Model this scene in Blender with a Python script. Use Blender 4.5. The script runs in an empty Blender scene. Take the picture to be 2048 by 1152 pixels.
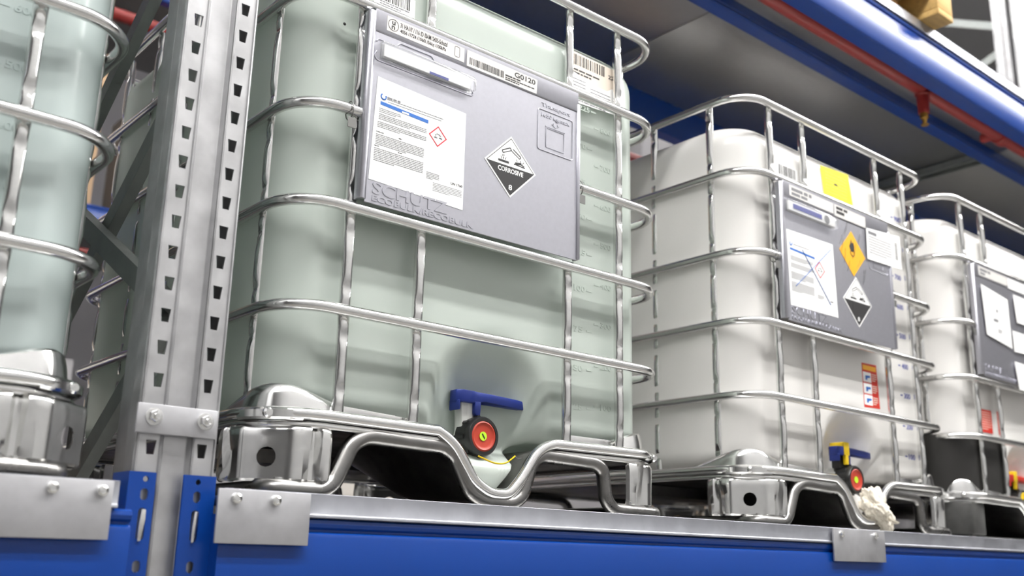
import bpy, bmesh, math, random
from mathutils import Vector, Matrix
random.seed(4)
PI = math.pi
scene = bpy.context.scene
COL = scene.collection

# ------------------------------------------------------------------ camera
cam_data = bpy.data.cameras.new('camera')
cam = bpy.data.objects.new('camera', cam_data)
COL.objects.link(cam)
CAM = Vector((-1.2438, -1.4942, -0.0649))
yaw, pitch, roll, FPX = math.radians(40.3057), math.radians(14.9469), math.radians(1.2856), 2035.3
fwd = Vector((math.sin(yaw)*math.cos(pitch), math.cos(yaw)*math.cos(pitch), math.sin(pitch)))
rgt = Vector((math.cos(yaw), -math.sin(yaw), 0)); upv = rgt.cross(fwd)
r2 = rgt*math.cos(roll)+upv*math.sin(roll); u2 = -rgt*math.sin(roll)+upv*math.cos(roll)
M = Matrix((r2, u2, -fwd)).transposed().to_4x4(); M.translation = CAM
cam.matrix_world = M
cam_data.sensor_width = 36.0
cam_data.lens = FPX/2048*36
cam_data.clip_start = 0.05
cam_data.dof.use_dof = True
cam_data.dof.focus_distance = 1.98
cam_data.dof.aperture_fstop = 3.2
scene.camera = cam

# ------------------------------------------------------------------ world, exposure
world = bpy.data.worlds.new('hall_air'); scene.world = world
world.use_nodes = True
bg = world.node_tree.nodes['Background']
bg.inputs[0].default_value = (0.93, 0.96, 1.0, 1); bg.inputs[1].default_value = 0.2
scene.view_settings.view_transform = 'Standard'
scene.view_settings.look = 'None'
scene.view_settings.gamma = 1.0
scene.view_settings.use_curve_mapping = False
scene.view_settings.exposure = 0.34
LAMP_STRENGTH = 52.0

# ------------------------------------------------------------------ materials
def srgb(r, g, b):
    f = lambda c: (c/255/12.92) if c/255 <= 0.04045 else ((c/255+0.055)/1.055)**2.4
    return (f(r), f(g), f(b), 1)
MATS = {}
def mat(name, col, rough=0.5, metal=0.0, noise=None, bump=None, spec=0.5, sss=0.0, coat=0.0, emit=None, rnoise=0.0, trans=0.0, alpha=1.0, stretch=(1, 1, 1)):
    m = bpy.data.materials.new(name); m.use_nodes = True
    nt = m.node_tree; b = nt.nodes['Principled BSDF']
    b.inputs['Base Color'].default_value = col
    b.inputs['Roughness'].default_value = rough
    b.inputs['Metallic'].default_value = metal
    b.inputs['Specular IOR Level'].default_value = spec
    b.inputs['Coat Weight'].default_value = coat
    b.inputs['Coat Roughness'].default_value = 0.1
    b.inputs['Transmission Weight'].default_value = trans
    b.inputs['Alpha'].default_value = alpha
    if sss:
        b.inputs['Subsurface Weight'].default_value = sss
        b.inputs['Subsurface Radius'].default_value = (0.03, 0.03, 0.03)
        b.inputs['Subsurface Scale'].default_value = 0.6
    if emit:
        b.inputs['Emission Color'].default_value = col
        b.inputs['Emission Strength'].default_value = emit
    if noise or bump or rnoise:
        tc = nt.nodes.new('ShaderNodeTexCoord'); mp = nt.nodes.new('ShaderNodeMapping')
        mp.inputs['Scale'].default_value = stretch
        nt.links.new(tc.outputs['Object'], mp.inputs['Vector'])
        if noise:
            sc, amt = noise
            n = nt.nodes.new('ShaderNodeTexNoise'); n.inputs['Scale'].default_value = sc; n.inputs['Detail'].default_value = 5
            nt.links.new(mp.outputs[0], n.inputs['Vector'])
            mr = nt.nodes.new('ShaderNodeMapRange'); mr.inputs[1].default_value = 0.25; mr.inputs[2].default_value = 0.75
            mr.inputs[3].default_value = 1-amt; mr.inputs[4].default_value = 1+amt
            nt.links.new(n.outputs['Fac'], mr.inputs[0])
            mx = nt.nodes.new('ShaderNodeMix'); mx.data_type = 'RGBA'; mx.blend_type = 'MULTIPLY'
            mx.inputs['Factor'].default_value = 1; mx.inputs['A'].default_value = col
            nt.links.new(mr.outputs[0], mx.inputs['B'])
            nt.links.new(mx.outputs['Result'], b.inputs['Base Color'])
        if rnoise:
            n2 = nt.nodes.new('ShaderNodeTexNoise'); n2.inputs['Scale'].default_value = 18; n2.inputs['Detail'].default_value = 6
            nt.links.new(mp.outputs[0], n2.inputs['Vector'])
            m2 = nt.nodes.new('ShaderNodeMapRange'); m2.inputs[1].default_value = .3; m2.inputs[2].default_value = .7
            m2.inputs[3].default_value = max(.03, rough-rnoise); m2.inputs[4].default_value = rough+rnoise
            nt.links.new(n2.outputs['Fac'], m2.inputs[0]); nt.links.new(m2.outputs[0], b.inputs['Roughness'])
        if bump:
            sc, st = bump
            n3 = nt.nodes.new('ShaderNodeTexNoise'); n3.inputs['Scale'].default_value = sc; n3.inputs['Detail'].default_value = 4
            nt.links.new(mp.outputs[0], n3.inputs['Vector'])
            bp = nt.nodes.new('ShaderNodeBump'); bp.inputs['Strength'].default_value = st; bp.inputs['Distance'].default_value = 0.004
            nt.links.new(n3.outputs['Fac'], bp.inputs['Height']); nt.links.new(bp.outputs[0], b.inputs['Normal'])
    MATS[name] = m
    return m
mat('lip_steel', (0.40, 0.41, 0.45, 1), 0.40, 0.85, noise=(40, .06), rnoise=.08)
mat('tube_zinc', (0.80, 0.80, 0.79, 1), 0.17, 1.0, noise=(160, .05))
mat('bright_steel', (0.86, 0.86, 0.85, 1), 0.17, 1.0, noise=(60, .04), bump=(25, .06))
mat('skid_steel', (0.25, 0.245, 0.24, 1), 0.32, 1.0, noise=(25, .15), rnoise=.1)
mat('dark_steel', (0.34, 0.33, 0.32, 1), 0.38, 1.0, noise=(25, .2), rnoise=.1)
mat('galvanised', (0.50, 0.50, 0.51, 1), 0.42, 0.85, noise=(35, .10), rnoise=.1)
mat('galv_plate', (0.50, 0.50, 0.52, 1), 0.45, 0.75, noise=(50, .06), rnoise=.08)
mat('plate_steel', (0.50, 0.50, 0.55, 1), 0.34, 0.9, noise=(120, .03), bump=(3, .06))
mat('panel_steel', (0.46, 0.46, 0.455, 1), 0.30, 0.95, noise=(60, .03))
mat('brace_steel', (0.30, 0.32, 0.31, 1), 0.45, 0.8, noise=(20, .1))
mat('blue_paint', srgb(6, 58, 138), 0.28, 0.0, noise=(6, .04), spec=.4, coat=.08)
mat('red_pipe', srgb(150, 48, 44), 0.38, noise=(10, .06))
mat('brass', srgb(170, 130, 60), 0.35, 0.8)
def bottle_mat(name, col, rough, thin):
    m = mat(name, col, rough, noise=(2.5, .04), bump=(1.3, .10))
    nt = m.node_tree; b = nt.nodes['Principled BSDF']; out = nt.nodes['Material Output']
    tr = nt.nodes.new('ShaderNodeBsdfTranslucent'); tr.inputs[0].default_value = col
    mx = nt.nodes.new('ShaderNodeMixShader'); mx.inputs[0].default_value = thin
    nt.links.new(b.outputs[0], mx.inputs[1]); nt.links.new(tr.outputs[0], mx.inputs[2]); nt.links.new(mx.outputs[0], out.inputs[0])
bottle_mat('bottle_green', srgb(212, 221, 214), 0.26, .32)
bottle_mat('bottle_teal', srgb(208, 220, 218), 0.25, .32)
bottle_mat('bottle_white', srgb(232, 230, 227), 0.28, .12)
mat('black_plastic', (0.012, 0.012, 0.012, 1), 0.35, noise=(20, .2))
mat('black_sheet', (0.012, 0.011, 0.010, 1), 0.5, bump=(12, .3))
mat('worn_black', (0.05, 0.05, 0.048, 1), 0.6, noise=(14, .6))
mat('white_plastic', srgb(225, 226, 222), 0.4)
mat('valve_blue', srgb(18, 44, 128), 0.42)
mat('cap_red', srgb(176, 58, 40), 0.42)
mat('tag_green', srgb(178, 226, 40), 0.5)
mat('yellow', srgb(236, 200, 20), 0.45)
mat('yellow_paper', srgb(236, 216, 8), 0.5)
mat('orange_paper', srgb(243, 176, 30), 0.35)
mat('paper', srgb(244, 244, 243), 0.35)
mat('paper_warm', srgb(226, 214, 200), 0.4)
mat('paper_grey', srgb(216, 213, 210), 0.35)
mat('ink', (0.012, 0.011, 0.012, 1), 0.5)
mat('ink_grey', srgb(118, 118, 122), 0.5)
mat('ink_blue', srgb(40, 104, 186), 0.45)
mat('ink_navy', srgb(48, 60, 150), 0.5)
mat('ink_red', srgb(206, 30, 50), 0.45)
mat('sticker_red', srgb(200, 44, 30), 0.45)
mat('clear_sleeve', (0.95, 0.96, 0.97, 1), 0.08, trans=.8, alpha=.55)
mat('tag_metal', srgb(120, 120, 118), 0.5, 0.6)
mat('wood', srgb(196, 160, 96), 0.7, noise=(12, .2), stretch=(1, 6, 6))
mat('cardboard', srgb(190, 160, 128), 0.8, noise=(5, .06))
mat('carton_white', srgb(214, 208, 200), 0.7)
mat('carton_grey', srgb(150, 148, 150), 0.7)
mat('carton_red', srgb(160, 44, 44), 0.7)
mat('concrete', srgb(128, 126, 122), 0.55, noise=(1.5, .08))
mat('wall_paint', srgb(160, 160, 160), 0.7, noise=(.6, .04))
mat('wall_dark', srgb(140, 138, 142), 0.8, noise=(.8, .1))
mat('ceiling_paint', srgb(215, 215, 217), 0.8)
mat('lamp_glow', (1.0, 0.985, 0.965, 1), 0.5, emit=LAMP_STRENGTH)
mat('lamp_dim', (1.0, 0.985, 0.965, 1), 0.5, emit=LAMP_STRENGTH*.6)
mat('rag_cloth', srgb(238, 230, 214), 0.85, bump=(60, .4))

# ------------------------------------------------------------------ mesh helpers
def mesh(name, V, F, smooth=30):
    me = bpy.data.meshes.new(name)
    me.from_pydata([tuple(v) for v in V], [], [tuple(f) for f in F])
    me.update()
    bm = bmesh.new(); bm.from_mesh(me)
    bmesh.ops.recalc_face_normals(bm, faces=bm.faces)
    bm.to_mesh(me); bm.free()
    if smooth:
        me.shade_smooth(); me.set_sharp_from_angle(angle=math.radians(smooth))
    return me
def obj(name, me, m=None, parent=None, loc=None, rotz=None):
    o = bpy.data.objects.new(name, me); COL.objects.link(o)
    if me is not None and m and not me.materials: me.materials.append(MATS[m])
    if parent: o.parent = parent
    if loc: o.location = loc
    if rotz is not None: o.rotation_euler = (0, 0, rotz)
    return o
def thing(name, label, cat, loc=(0, 0, 0), rotz=0, group=None):
    o = obj(name, None, None, None, loc, rotz)
    return tag(o, label, cat, group)
def tag(o, label, cat, group=None):
    o['label'] = label; o['category'] = cat
    if group: o['group'] = group
    return o
def struct(o): o['kind'] = 'structure'; return o

class MB:
    def __init__(s): s.V = []; s.F = []
    def add(s, V, F):
        n = len(s.V); s.V += [Vector(v) for v in V]; s.F += [tuple(i+n for i in f) for f in F]; return s
    def box(s, x0, x1, y0, y1, z0, z1):
        V = [(x, y, z) for x in (x0, x1) for y in (y0, y1) for z in (z0, z1)]
        return s.add(V, [(0, 1, 3, 2), (4, 6, 7, 5), (0, 4, 5, 1), (2, 3, 7, 6), (0, 2, 6, 4), (1, 5, 7, 3)])
    def prism(s, poly, axis, a, b):
        # poly of 2D points extruded along axis from a to b
        n = len(poly)
        def P(p, t): return {'x': (t, p[0], p[1]), 'y': (p[0], t, p[1]), 'z': (p[0], p[1], t)}[axis]
        V = [P(p, a) for p in poly]+[P(p, b) for p in poly]
        F = [(i, (i+1) % n, n+(i+1) % n, n+i) for i in range(n)]+[tuple(range(n))[::-1], tuple(range(n, 2*n))]
        return s.add(V, F)
    def tube(s, path, r, seg=10, closed=False, caps=True):
        P = [Vector(p) for p in path]; n = len(P)
        T = []
        for i in range(n):
            a = P[(i-1) % n] if (closed or i > 0) else P[i]
            b = P[(i+1) % n] if (closed or i < n-1) else P[i]
            T.append((b-a).normalized())
        ref = Vector((0, 0, 1)) if abs(T[0].z) < .9 else Vector((0, 1, 0))
        N = (ref-T[0]*ref.dot(T[0])).normalized()
        V = []
        for i in range(n):
            N = (N-T[i]*N.dot(T[i])).normalized(); B = T[i].cross(N)
            rr = r(i/(n-1)) if callable(r) else r
            for k in range(seg):
                a = 2*PI*k/seg
                V.append(P[i]+(N*math.cos(a)+B*math.sin(a))*rr)
        F = []
        for i in range(n if closed else n-1):
            j = (i+1) % n
            for k in range(seg):
                F.append((i*seg+k, i*seg+(k+1) % seg, j*seg+(k+1) % seg, j*seg+k))
        if not closed and caps:
            F += [tuple(range(seg))[::-1], tuple((n-1)*seg+k for k in range(seg))]
        return s.add(V, F)
    def lathe(s, prof, axis='y', seg=28, c=(0, 0, 0), rfun=None):
        # prof: (r, t) along axis
        V = []
        for r, t in prof:
            for k in range(seg):
                a = 2*PI*k/seg; q = r*(rfun(a) if rfun else 1)
                u, w = q*math.cos(a), q*math.sin(a)
                p = {'y': (u, t, w), 'z': (u, w, t), 'x': (t, u, w)}[axis]
                V.append((p[0]+c[0], p[1]+c[1], p[2]+c[2]))
        n = len(prof)
        F = [(i*seg+k, i*seg+(k+1) % seg, (i+1)*seg+(k+1) % seg, (i+1)*seg+k) for i in range(n-1) for k in range(seg)]
        F += [tuple(range(seg)), tuple((n-1)*seg+k for k in range(seg))]
        return s.add(V, F)
    def mesh(s, name, smooth=30): return mesh(name, s.V, s.F, smooth)
def bevel_mesh(me, w, seg=2, angle=40):
    bm = bmesh.new(); bm.from_mesh(me)
    es = [e for e in bm.edges if len(e.link_faces) == 2 and e.calc_face_angle(0) > math.radians(angle)]
    bmesh.ops.bevel(bm, geom=es, offset=w, segments=seg, affect='EDGES', profile=.5)
    bm.to_mesh(me); bm.free(); me.shade_smooth(); me.set_sharp_from_angle(angle=math.radians(40))
    return me
def round_path(pts, r=.02, n=5, closed=False):
    P = [Vector(p) for p in pts]; out = []
    m = len(P)
    for i in range(m):
        if not closed and i in (0, m-1): out.append(P[i]); continue
        a, b, c = P[(i-1) % m], P[i], P[(i+1) % m]
        d = min(r, (a-b).length*.45, (c-b).length*.45)
        p0 = b+(a-b).normalized()*d; p1 = b+(c-b).normalized()*d
        for k in range(n+1):
            t = k/n; out.append(p0*(1-t)**2+b*2*t*(1-t)+p1*t*t)
    return out
def smooth01(a, b, x):
    t = max(0, min(1, (x-a)/(b-a))); return t*t*(3-2*t)
TXT = {}
def text_mesh(s, w, h, depth=.0004, bold=.018):
    cu = bpy.data.curves.new('lettering', 'FONT'); cu.body = s; cu.size = 1; cu.extrude = 0.01; cu.offset = bold; cu.resolution_u = 3
    to = bpy.data.objects.new('lettering', cu); COL.objects.link(to)
    dg = bpy.context.evaluated_depsgraph_get(); dg.update()
    me = bpy.data.meshes.new_from_object(to.evaluated_get(dg))
    bpy.data.objects.remove(to); bpy.data.curves.remove(cu)
    xs = [v.co.x for v in me.vertices]; ys = [v.co.y for v in me.vertices]
    x0, x1, y0, y1 = min(xs), max(xs), min(ys), max(ys)
    for v in me.vertices:
        x, y, z = v.co
        v.co = ((x-x0)/(x1-x0)*w, -(z/0.01)*depth/2-depth/2, (y-y0)/(y1-y0)*h)
    return me
def join_meshes(name, items, smooth=0):
    # items: (mesh, dx, dy, dz)
    mb = MB()
    for me, dx, dy, dz in items:
        mb.add([(v.co.x+dx, v.co.y+dy, v.co.z+dz) for v in me.vertices], [tuple(p.vertices) for p in me.polygons])
    me2 = mb.mesh(name, smooth)
    return me2

# ------------------------------------------------------------------ the hall
FLOOR_Z = -1.70
ORD = ['first', 'second', 'third', 'fourth', 'fifth', 'sixth', 'seventh', 'eighth', 'ninth', 'tenth', 'eleventh', 'twelfth']
struct(obj('floor', MB().box(-14, 18, -6, 9, FLOOR_Z-.1, FLOOR_Z).mesh('floor', 0), 'concrete'))
struct(obj('ceiling', MB().box(-14, 18, -6, 9, 7.2, 7.3).mesh('ceiling', 0), 'ceiling_paint'))
struct(obj('wall_back', MB().box(-14, 18, 9, 9.1, FLOOR_Z, 7.2).mesh('wall_back', 0), 'wall_dark'))
struct(obj('wall_front', MB().box(-14, 18, -4.5, -4.4, FLOOR_Z, 7.2).mesh('wall_front', 0), 'wall_paint'))
struct(obj('wall_left', MB().box(-14.1, -14, -6, 9, FLOOR_Z, 7.2).mesh('wall_left', 0), 'wall_paint'))
struct(obj('wall_right', MB().box(18, 18.1, -6, 9, FLOOR_Z, 7.2).mesh('wall_right', 0), 'wall_dark'))
# strip lamps over the aisle
hous = MB().prism([(-.12, .0), (-.08, .07), (.08, .07), (.12, 0)], 'x', -1.66, 1.66).mesh('housing', 0)
diff2 = MB().prism([(-.10, -.012), (-.10, -.001), (.10, -.001), (.10, -.012), (.05, -.03), (-.05, -.03)], 'x', -1.64, 1.64).mesh('diffuser', 0)
diff = MB().prism([(-.10, -.012), (-.10, -.001), (.10, -.001), (.10, -.012), (.05, -.03), (-.05, -.03)], 'x', -1.64, 1.64).mesh('diffuser', 0)
def strip_lamp(x, y, z, label, both=False):
    t = thing('strip_lamp', label, 'lamp', (x, y, z), 0, 'strip lamps above the aisles')
    obj('housing', hous, 'white_plastic', t); obj('diffuser', diff2 if both else diff, 'lamp_glow' if not both else 'lamp_dim', t)
    if both: obj('added_uplight', MB().box(-1.6, 1.6, -.06, .06, .071, .085).mesh('added_uplight', 0), 'lamp_dim', t)  # glowing strip added on top to brighten the ceiling
for i in range(4):
    strip_lamp(-2.8+3.4*i, -1.6, 4.2, 'white strip lamp above the aisle close to the rack front, '+ORD[i]+' from the left')
    strip_lamp(-2.8+3.4*i, -2.9, 5.4, 'added white fill lamp across the aisle facing the rack, '+ORD[i]+' from the left')  # extra lamp row, added to soften the tube shadows on the bottles
for i in range(4):
    strip_lamp(-6.4+3.5*i, 2.4, 5.6, 'white strip lamp above the aisle behind the rack, '+ORD[i]+' from the left', True)

# ------------------------------------------------------------------ pallet rack
POST_X = -.628
def make_post_mesh(z0, z1, hz):
    mb = MB()
    # plan of half profile, walls as thin sheets with depth
    T = .003
    def sheet(p, q, za, zb):
        d = Vector((q[0]-p[0], q[1]-p[1], 0)); n = Vector((-d.y, d.x, 0)).normalized()*T
        poly = [(p[0], p[1]), (q[0], q[1]), (q[0]+n.x, q[1]+n.y), (p[0]+n.x, p[1]+n.y)]
        mb.prism(poly, 'z', za, zb)
    for s in (-1, 1):
        pts = [(s*.0180, .012), (s*.0205, .0105), (s*.0255, .0015), (s*.0275, 0)]
        side = [(s*.057, 0), (s*.0592, .0012), (s*.060, .004), (s*.060, .034), (s*.054, .044), (s*.054, .095), (s*.030, .100)]
        def seq(L):
            for a, b in zip(L, L[1:]):
                (sheet(a, b, z0, z1) if s < 0 else sheet(b, a, z0, z1))
        seq(pts); seq(side)
        # perforated flange at y=0
        xa, xb = sorted((s*.0275, s*.057))
        cx = s*.0395
        def cell(za, zb, hole):
            if not hole:
                mb.box(xa, xb, 0, T, za, zb); return
            zc = hole
            O = [(xa, za), (xb, za), (xb, zb), (xa, zb)]
            I = [(cx-.0055, zc-.0105), (cx+.0055, zc-.0105), (cx+.0078, zc+.0105), (cx-.0078, zc+.0105)]
            V = [(p[0], y, p[1]) for y in (0, T) for p in O+I]
            F = []
            for k in range(4):
                l = (k+1) % 4
                F += [(k, l, 4+l, 4+k), (8+k, 12+k, 12+l, 8+l), (4+k, 4+l, 12+l, 12+k), (k, 8+k, 8+l, l)]
            mb.add(V, F)
        zs = sorted(hz)
        cell(z0, zs[0]-.025, None)
        for z in zs: cell(z-.025, z+.025, z)
        cell(zs[-1]+.025, z1, None)
    sheet((.0180, .012), (-.0180, .012), z0, z1)
    return mb.mesh('post', 20)
holes = [.834-.05*k for k in range(-6, 24)]
post_me = make_post_mesh(FLOOR_Z, 4.2, holes)
def brace_mesh(p, q, w=.038, d=.022):
    # U channel between p and q in the y-z plane
    p, q = Vector(p), Vector(q); t = (q-p).normalized(); n = Vector((0, -t.z, t.y)); x = Vector((1, 0, 0))
    prof = [(-w/2, d), (-w/2, 0), (w/2, 0), (w/2, d), (w/2-.003, d), (w/2-.003, .003), (-w/2+.003, .003), (-w/2+.003, d)]
    V = [p+n*a+x*b for a, b in prof]+[q+n*a+x*b for a, b in prof]
    k = len(prof)
    F = [(i, (i+1) % k, k+(i+1) % k, k+i) for i in range(k)]+[tuple(range(k))[::-1], tuple(range(k, 2*k))]
    return mesh('brace', V, F, 0)
bolt_mb = MB()
bolt_mb.lathe([(.0105, 0), (.0105, -.002), (.0085, -.0025)], 'y', 20)
hexr = lambda a: 1/math.cos(((a+PI/6) % (PI/3))-PI/6)
bolt_mb.lathe([(.0068, -.0025), (.0068, -.0075), (.0058, -.009)], 'y', 24, rfun=hexr)
bolt_mb.lathe([(.004, -.009), (.004, -.012), (.003, -.013)], 'y', 12)
bolt_me = bolt_mb.mesh('bolt', 35)
screw_me = MB().lathe([(.0085, 0), (.0085, -.003), (.0075, -.006), (.0045, -.0075), (.004, -.006), (.001, -.006)], 'y', 20).mesh('screw', 35)
DEPTH = .93
def rack_frame(x, label, zmax=4.2, detail=True):
    t = thing('rack_frame', label, 'rack frame', (x, 0, 0))
    obj('front_post', post_me, 'galvanised', t)
    rp = obj('rear_post', post_me, 'galvanised', t, (0, DEPTH, 0), PI)
    for z0 in (-1.42, -.97, -.52, -.07, .38, .857, 1.27, 1.75, 2.2, 2.65, 3.1):
        obj('brace', brace_mesh((.0, .05, z0-.033), (.0, DEPTH-.05, z0-.67*(DEPTH-.05))), 'brace_steel', t)
    for z0 in (-1.2, .285, 1.72, 2.35):
        obj('brace', brace_mesh((-.03, .05, z0+.026), (-.03, DEPTH-.05, z0+.53*(DEPTH-.05))), 'brace_steel', t)
    if detail:
        cp = obj('splice_plate', bevel_mesh(MB().box(-.068, .057, -.008, -.001, .103, .147).mesh('splice_plate', 0), .0015), 'galv_plate', t)
        for bx in (-.043, .037): obj('bolt', bolt_me, 'bright_steel', cp, (bx, -.008, .128)).scale = (1.25, 1.25, 1.25)
    return t
rack_frame(POST_X, 'perforated galvanised rack frame standing between the left tank and the large centre tank')
rack_frame(5.04, 'galvanised rack frame closing the far right end of the shelf', detail=False)
bf = thing('rack_frame', 'galvanised rack frame of the row behind, its braces blurred in the top right corner', 'rack frame', (5.04, .955, 0))
obj('front_post', post_me, 'galvanised', bf)
obj('rear_post', post_me, 'galvanised', bf, (0, DEPTH, 0), PI)
for p, q in (((0, .03, 3.36), (0, .88, 3.79)), ((0, .03, 3.23), (0, .88, 2.91)), ((0, .03, 2.30), (0, .88, 2.73)), ((0, .03, 2.17), (0, .88, 1.85))):
    obj('brace', brace_mesh(p, q, .05), 'brace_steel', bf)

BEAM_PROF = [(-.030, -.008), (-.036, -.011), (-.0375, -.0165), (-.036, -.022), (-.031, -.0255), (-.031, -.0290), (-.036, -.0325), (-.038, -.038), (-.038, -.140), (-.034, -.150), (-.028, -.153), (.022, -.153), (.022, -.008)]
def connector_mesh(s):
    # s=-1: on the left half of a post, beam to its left; s=+1 mirrored. local x=0 at post centre
    mb = MB()
    xa, xb = (-.066, -.030) if s < 0 else (.012, .059)
    y0, y1 = -.010, -.006
    rows = [(.037, 'r'), (.015, 's'), (-.027, 'l'), (-.086, 's'), (-.128, 'l')]
    cx = -.045 if s < 0 else .035
    z = .047
    cells = []
    zz = [.047, .0285, 0.0, -.062, -.108, -.19]
    for (zc, kind), za, zb in zip(rows, zz[1:], zz[:-1]):
        w, h = {'r': (.0042, .0042), 's': (.0058, .0085), 'l': (.006, .023)}[kind]
        N = 16
        I = []
        for k in range(N):
            a = 2*PI*k/N+PI/4
            ux, uz = math.cos(a), math.sin(a)
            if kind == 'r': I.append((cx+w*ux, zc+h*uz))
            else:
                cz = (h-w) if uz > 0 else -(h-w)
                I.append((cx+w*ux, zc+cz+w*uz))
        O = []
        for k in range(N):
            a = 2*PI*k/N+PI/4
            ux, uz = math.cos(a), math.sin(a)
            m = max(abs(ux), abs(uz))
            px = cx+(ux/m)*((xb-cx) if ux > 0 else (cx-xa)); pz = zc+(uz/m)*((zb-zc) if uz > 0 else (zc-za))
            O.append((px, pz))
        V = [(p[0], y, p[1]) for y in (y0, y1) for p in O+I]
        F = []
        for k in range(N):
            l = (k+1) % N
            F += [(k, l, N+l, N+k), (2*N+k, 3*N+k, 3*N+l, 2*N+l), (N+k, N+l, 3*N+l, 3*N+k)]
        mb.add(V, F)
    # side cheek and outer return
    if s < 0:
        mb.box(-.070, -.066, -.010, .055, -.19, .047)
    else:
        mb.box(.059, .063, -.010, .055, -.19, .047)
    return mb.mesh('connector', 25)
hook_me = bevel_mesh(MB().prism([(-.002, .021), (.0045, .021), (.005, .006), (.0005, -.024), (-.004, -.024), (-.004, -.004)], 'y', -.013, -.006).mesh('hook', 0), .001)
conn_me = {-1: connector_mesh(-1), 1: connector_mesh(1)}
def shelf_beam(name, label, x0, x1, z=0, prof=BEAM_PROF, y=0, conns=()):
    t = thing(name, label, 'beam', (0, y, z))
    obj('beam_rail', MB().prism(prof, 'x', x0, x1).mesh('beam_rail', 25), 'blue_paint', t)
    for s, px in conns:
        c = obj('connector', conn_me[s], 'blue_paint', t, (px, 0, 0))
        if abs(z) < .5:
            for cx in ((-.045,) if s < 0 else (.035,)):
                obj('hook', hook_me, 'bright_steel', c, (cx, 0, -.027))
                obj('rivet', MB().lathe([(.012, 0), (.012, .012), (.009, .018)], 'x', 18).mesh('rivet'), 'blue_paint', c, (-.088 if s < 0 else .063, -.018, -.032))
    return t
shelf_beam('shelf_beam', 'blue shelf beam at the bottom of the photo under the centre and right tanks', POST_X+.062, 4.97, 0, conns=[(1, POST_X)])
shelf_beam('shelf_beam', 'short stretch of blue shelf beam at bottom left under the leftmost tank', -3.6, POST_X-.069, 0, conns=[(-1, POST_X)])
LEVEL = 1.675
shelf_beam('shelf_beam', 'glossy blue upper shelf beam in the top right corner above the red pipe', POST_X+.062, 4.97, LEVEL, conns=[(1, POST_X)])
shelf_beam('shelf_beam', 'blue upper shelf beam above the leftmost tank out of view', -3.6, POST_X-.069, LEVEL, conns=[(-1, POST_X)])
REAR_PROF = [(-.02, -.008), (.03, -.008), (.03, -.155), (-.02, -.155)]
for z, lab in ((0, 'dark blue rear beam low behind the pallets of the tanks'), (LEVEL, 'dark blue rear beam high behind the tops of the tanks')):
    shelf_beam('rear_beam', lab+' right of the frame', POST_X+.062, 4.97, z, REAR_PROF, DEPTH-.03)
    shelf_beam('rear_beam', lab+' left of the frame', -3.6, POST_X-.069, z, REAR_PROF, DEPTH-.03)
# square support bar under the upper deck
sb = thing('support_bar', 'slim blue support bar hung under the grey upper deck over the tanks', 'bar', (0, 0, 0))
obj('bar', MB().prism([(.250, 1.606), (.296, 1.606), (.300, 1.610), (.300, 1.652), (.246, 1.652), (.246, 1.622), (.2495, 1.619), (.246, 1.615), (.246, 1.610)], 'x', POST_X+.062, 4.97).mesh('bar', 25), 'blue_paint', sb)

# decks: galvanised shelf panels with an upturned front lip
def deck(label, x0, x1, seams, z, plates=()):
    t = thing('shelf_deck', label, 'shelf deck', (0, 0, z))
    xs = [x0]+list(seams)+[x1]
    for a, b in zip(xs, xs[1:]):
        obj('deck_panel', bevel_mesh(MB().box(a+.002, b-.002, -.034, DEPTH+.02, .004 if z < 1 else -.022, .020).mesh('deck_panel', 0), .003), 'panel_steel', t)
    obj('front_lip', bevel_mesh(MB().prism([(-.040, .030), (-.036, .030), (-.036, -.004), (-.028, -.005), (-.028, -.0075), (-.042, -.0075), (-.042, -.003), (-.040, -.002)], 'x', x0, x1).mesh('front_lip', 0), .0006, 1), 'lip_steel', t)
    for pa, pb, bolts in plates:
        p = obj('retaining_plate', bevel_mesh(MB().box(pa, pb, -.049, -.044, -.051, .0285).mesh('retaining_plate', 0), .0012), 'galv_plate', t)
        for bx in bolts:
            obj('screw', screw_me, 'bright_steel', p, (bx, -.049, .0145))
    return t
deck('grey galvanised shelf deck carrying the centre and right tanks', POST_X+.064, 4.97, [1.15], 0, [(-.577, -.422, (-.549, -.484)), (1.041, 1.28, (1.075, 1.232))])
deck('grey galvanised shelf deck carrying the leftmost tank', -3.6, POST_X-.092, [], 0, [(-.98, -.731, (-.813, -.747))])
deck('grey galvanised upper shelf deck seen from below above the tanks', POST_X+.064, 4.97, [1.125, 2.93], LEVEL)
deck('grey galvanised upper shelf deck above the leftmost tank', -3.6, POST_X-.071, [], LEVEL)
# cross channel under the upper deck
cc = thing('cross_channel', 'dark grey cross channel under the upper deck above the gap between the two right tanks', 'channel')
obj('channel', MB().prism([(2.86, 1.652), (2.93, 1.652), (2.93, 1.622), (2.92, 1.622), (2.92, 1.645), (2.87, 1.645), (2.87, 1.622), (2.86, 1.622)], 'y', .30, DEPTH-.04).mesh('channel', 0), 'brace_steel', cc)

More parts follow.
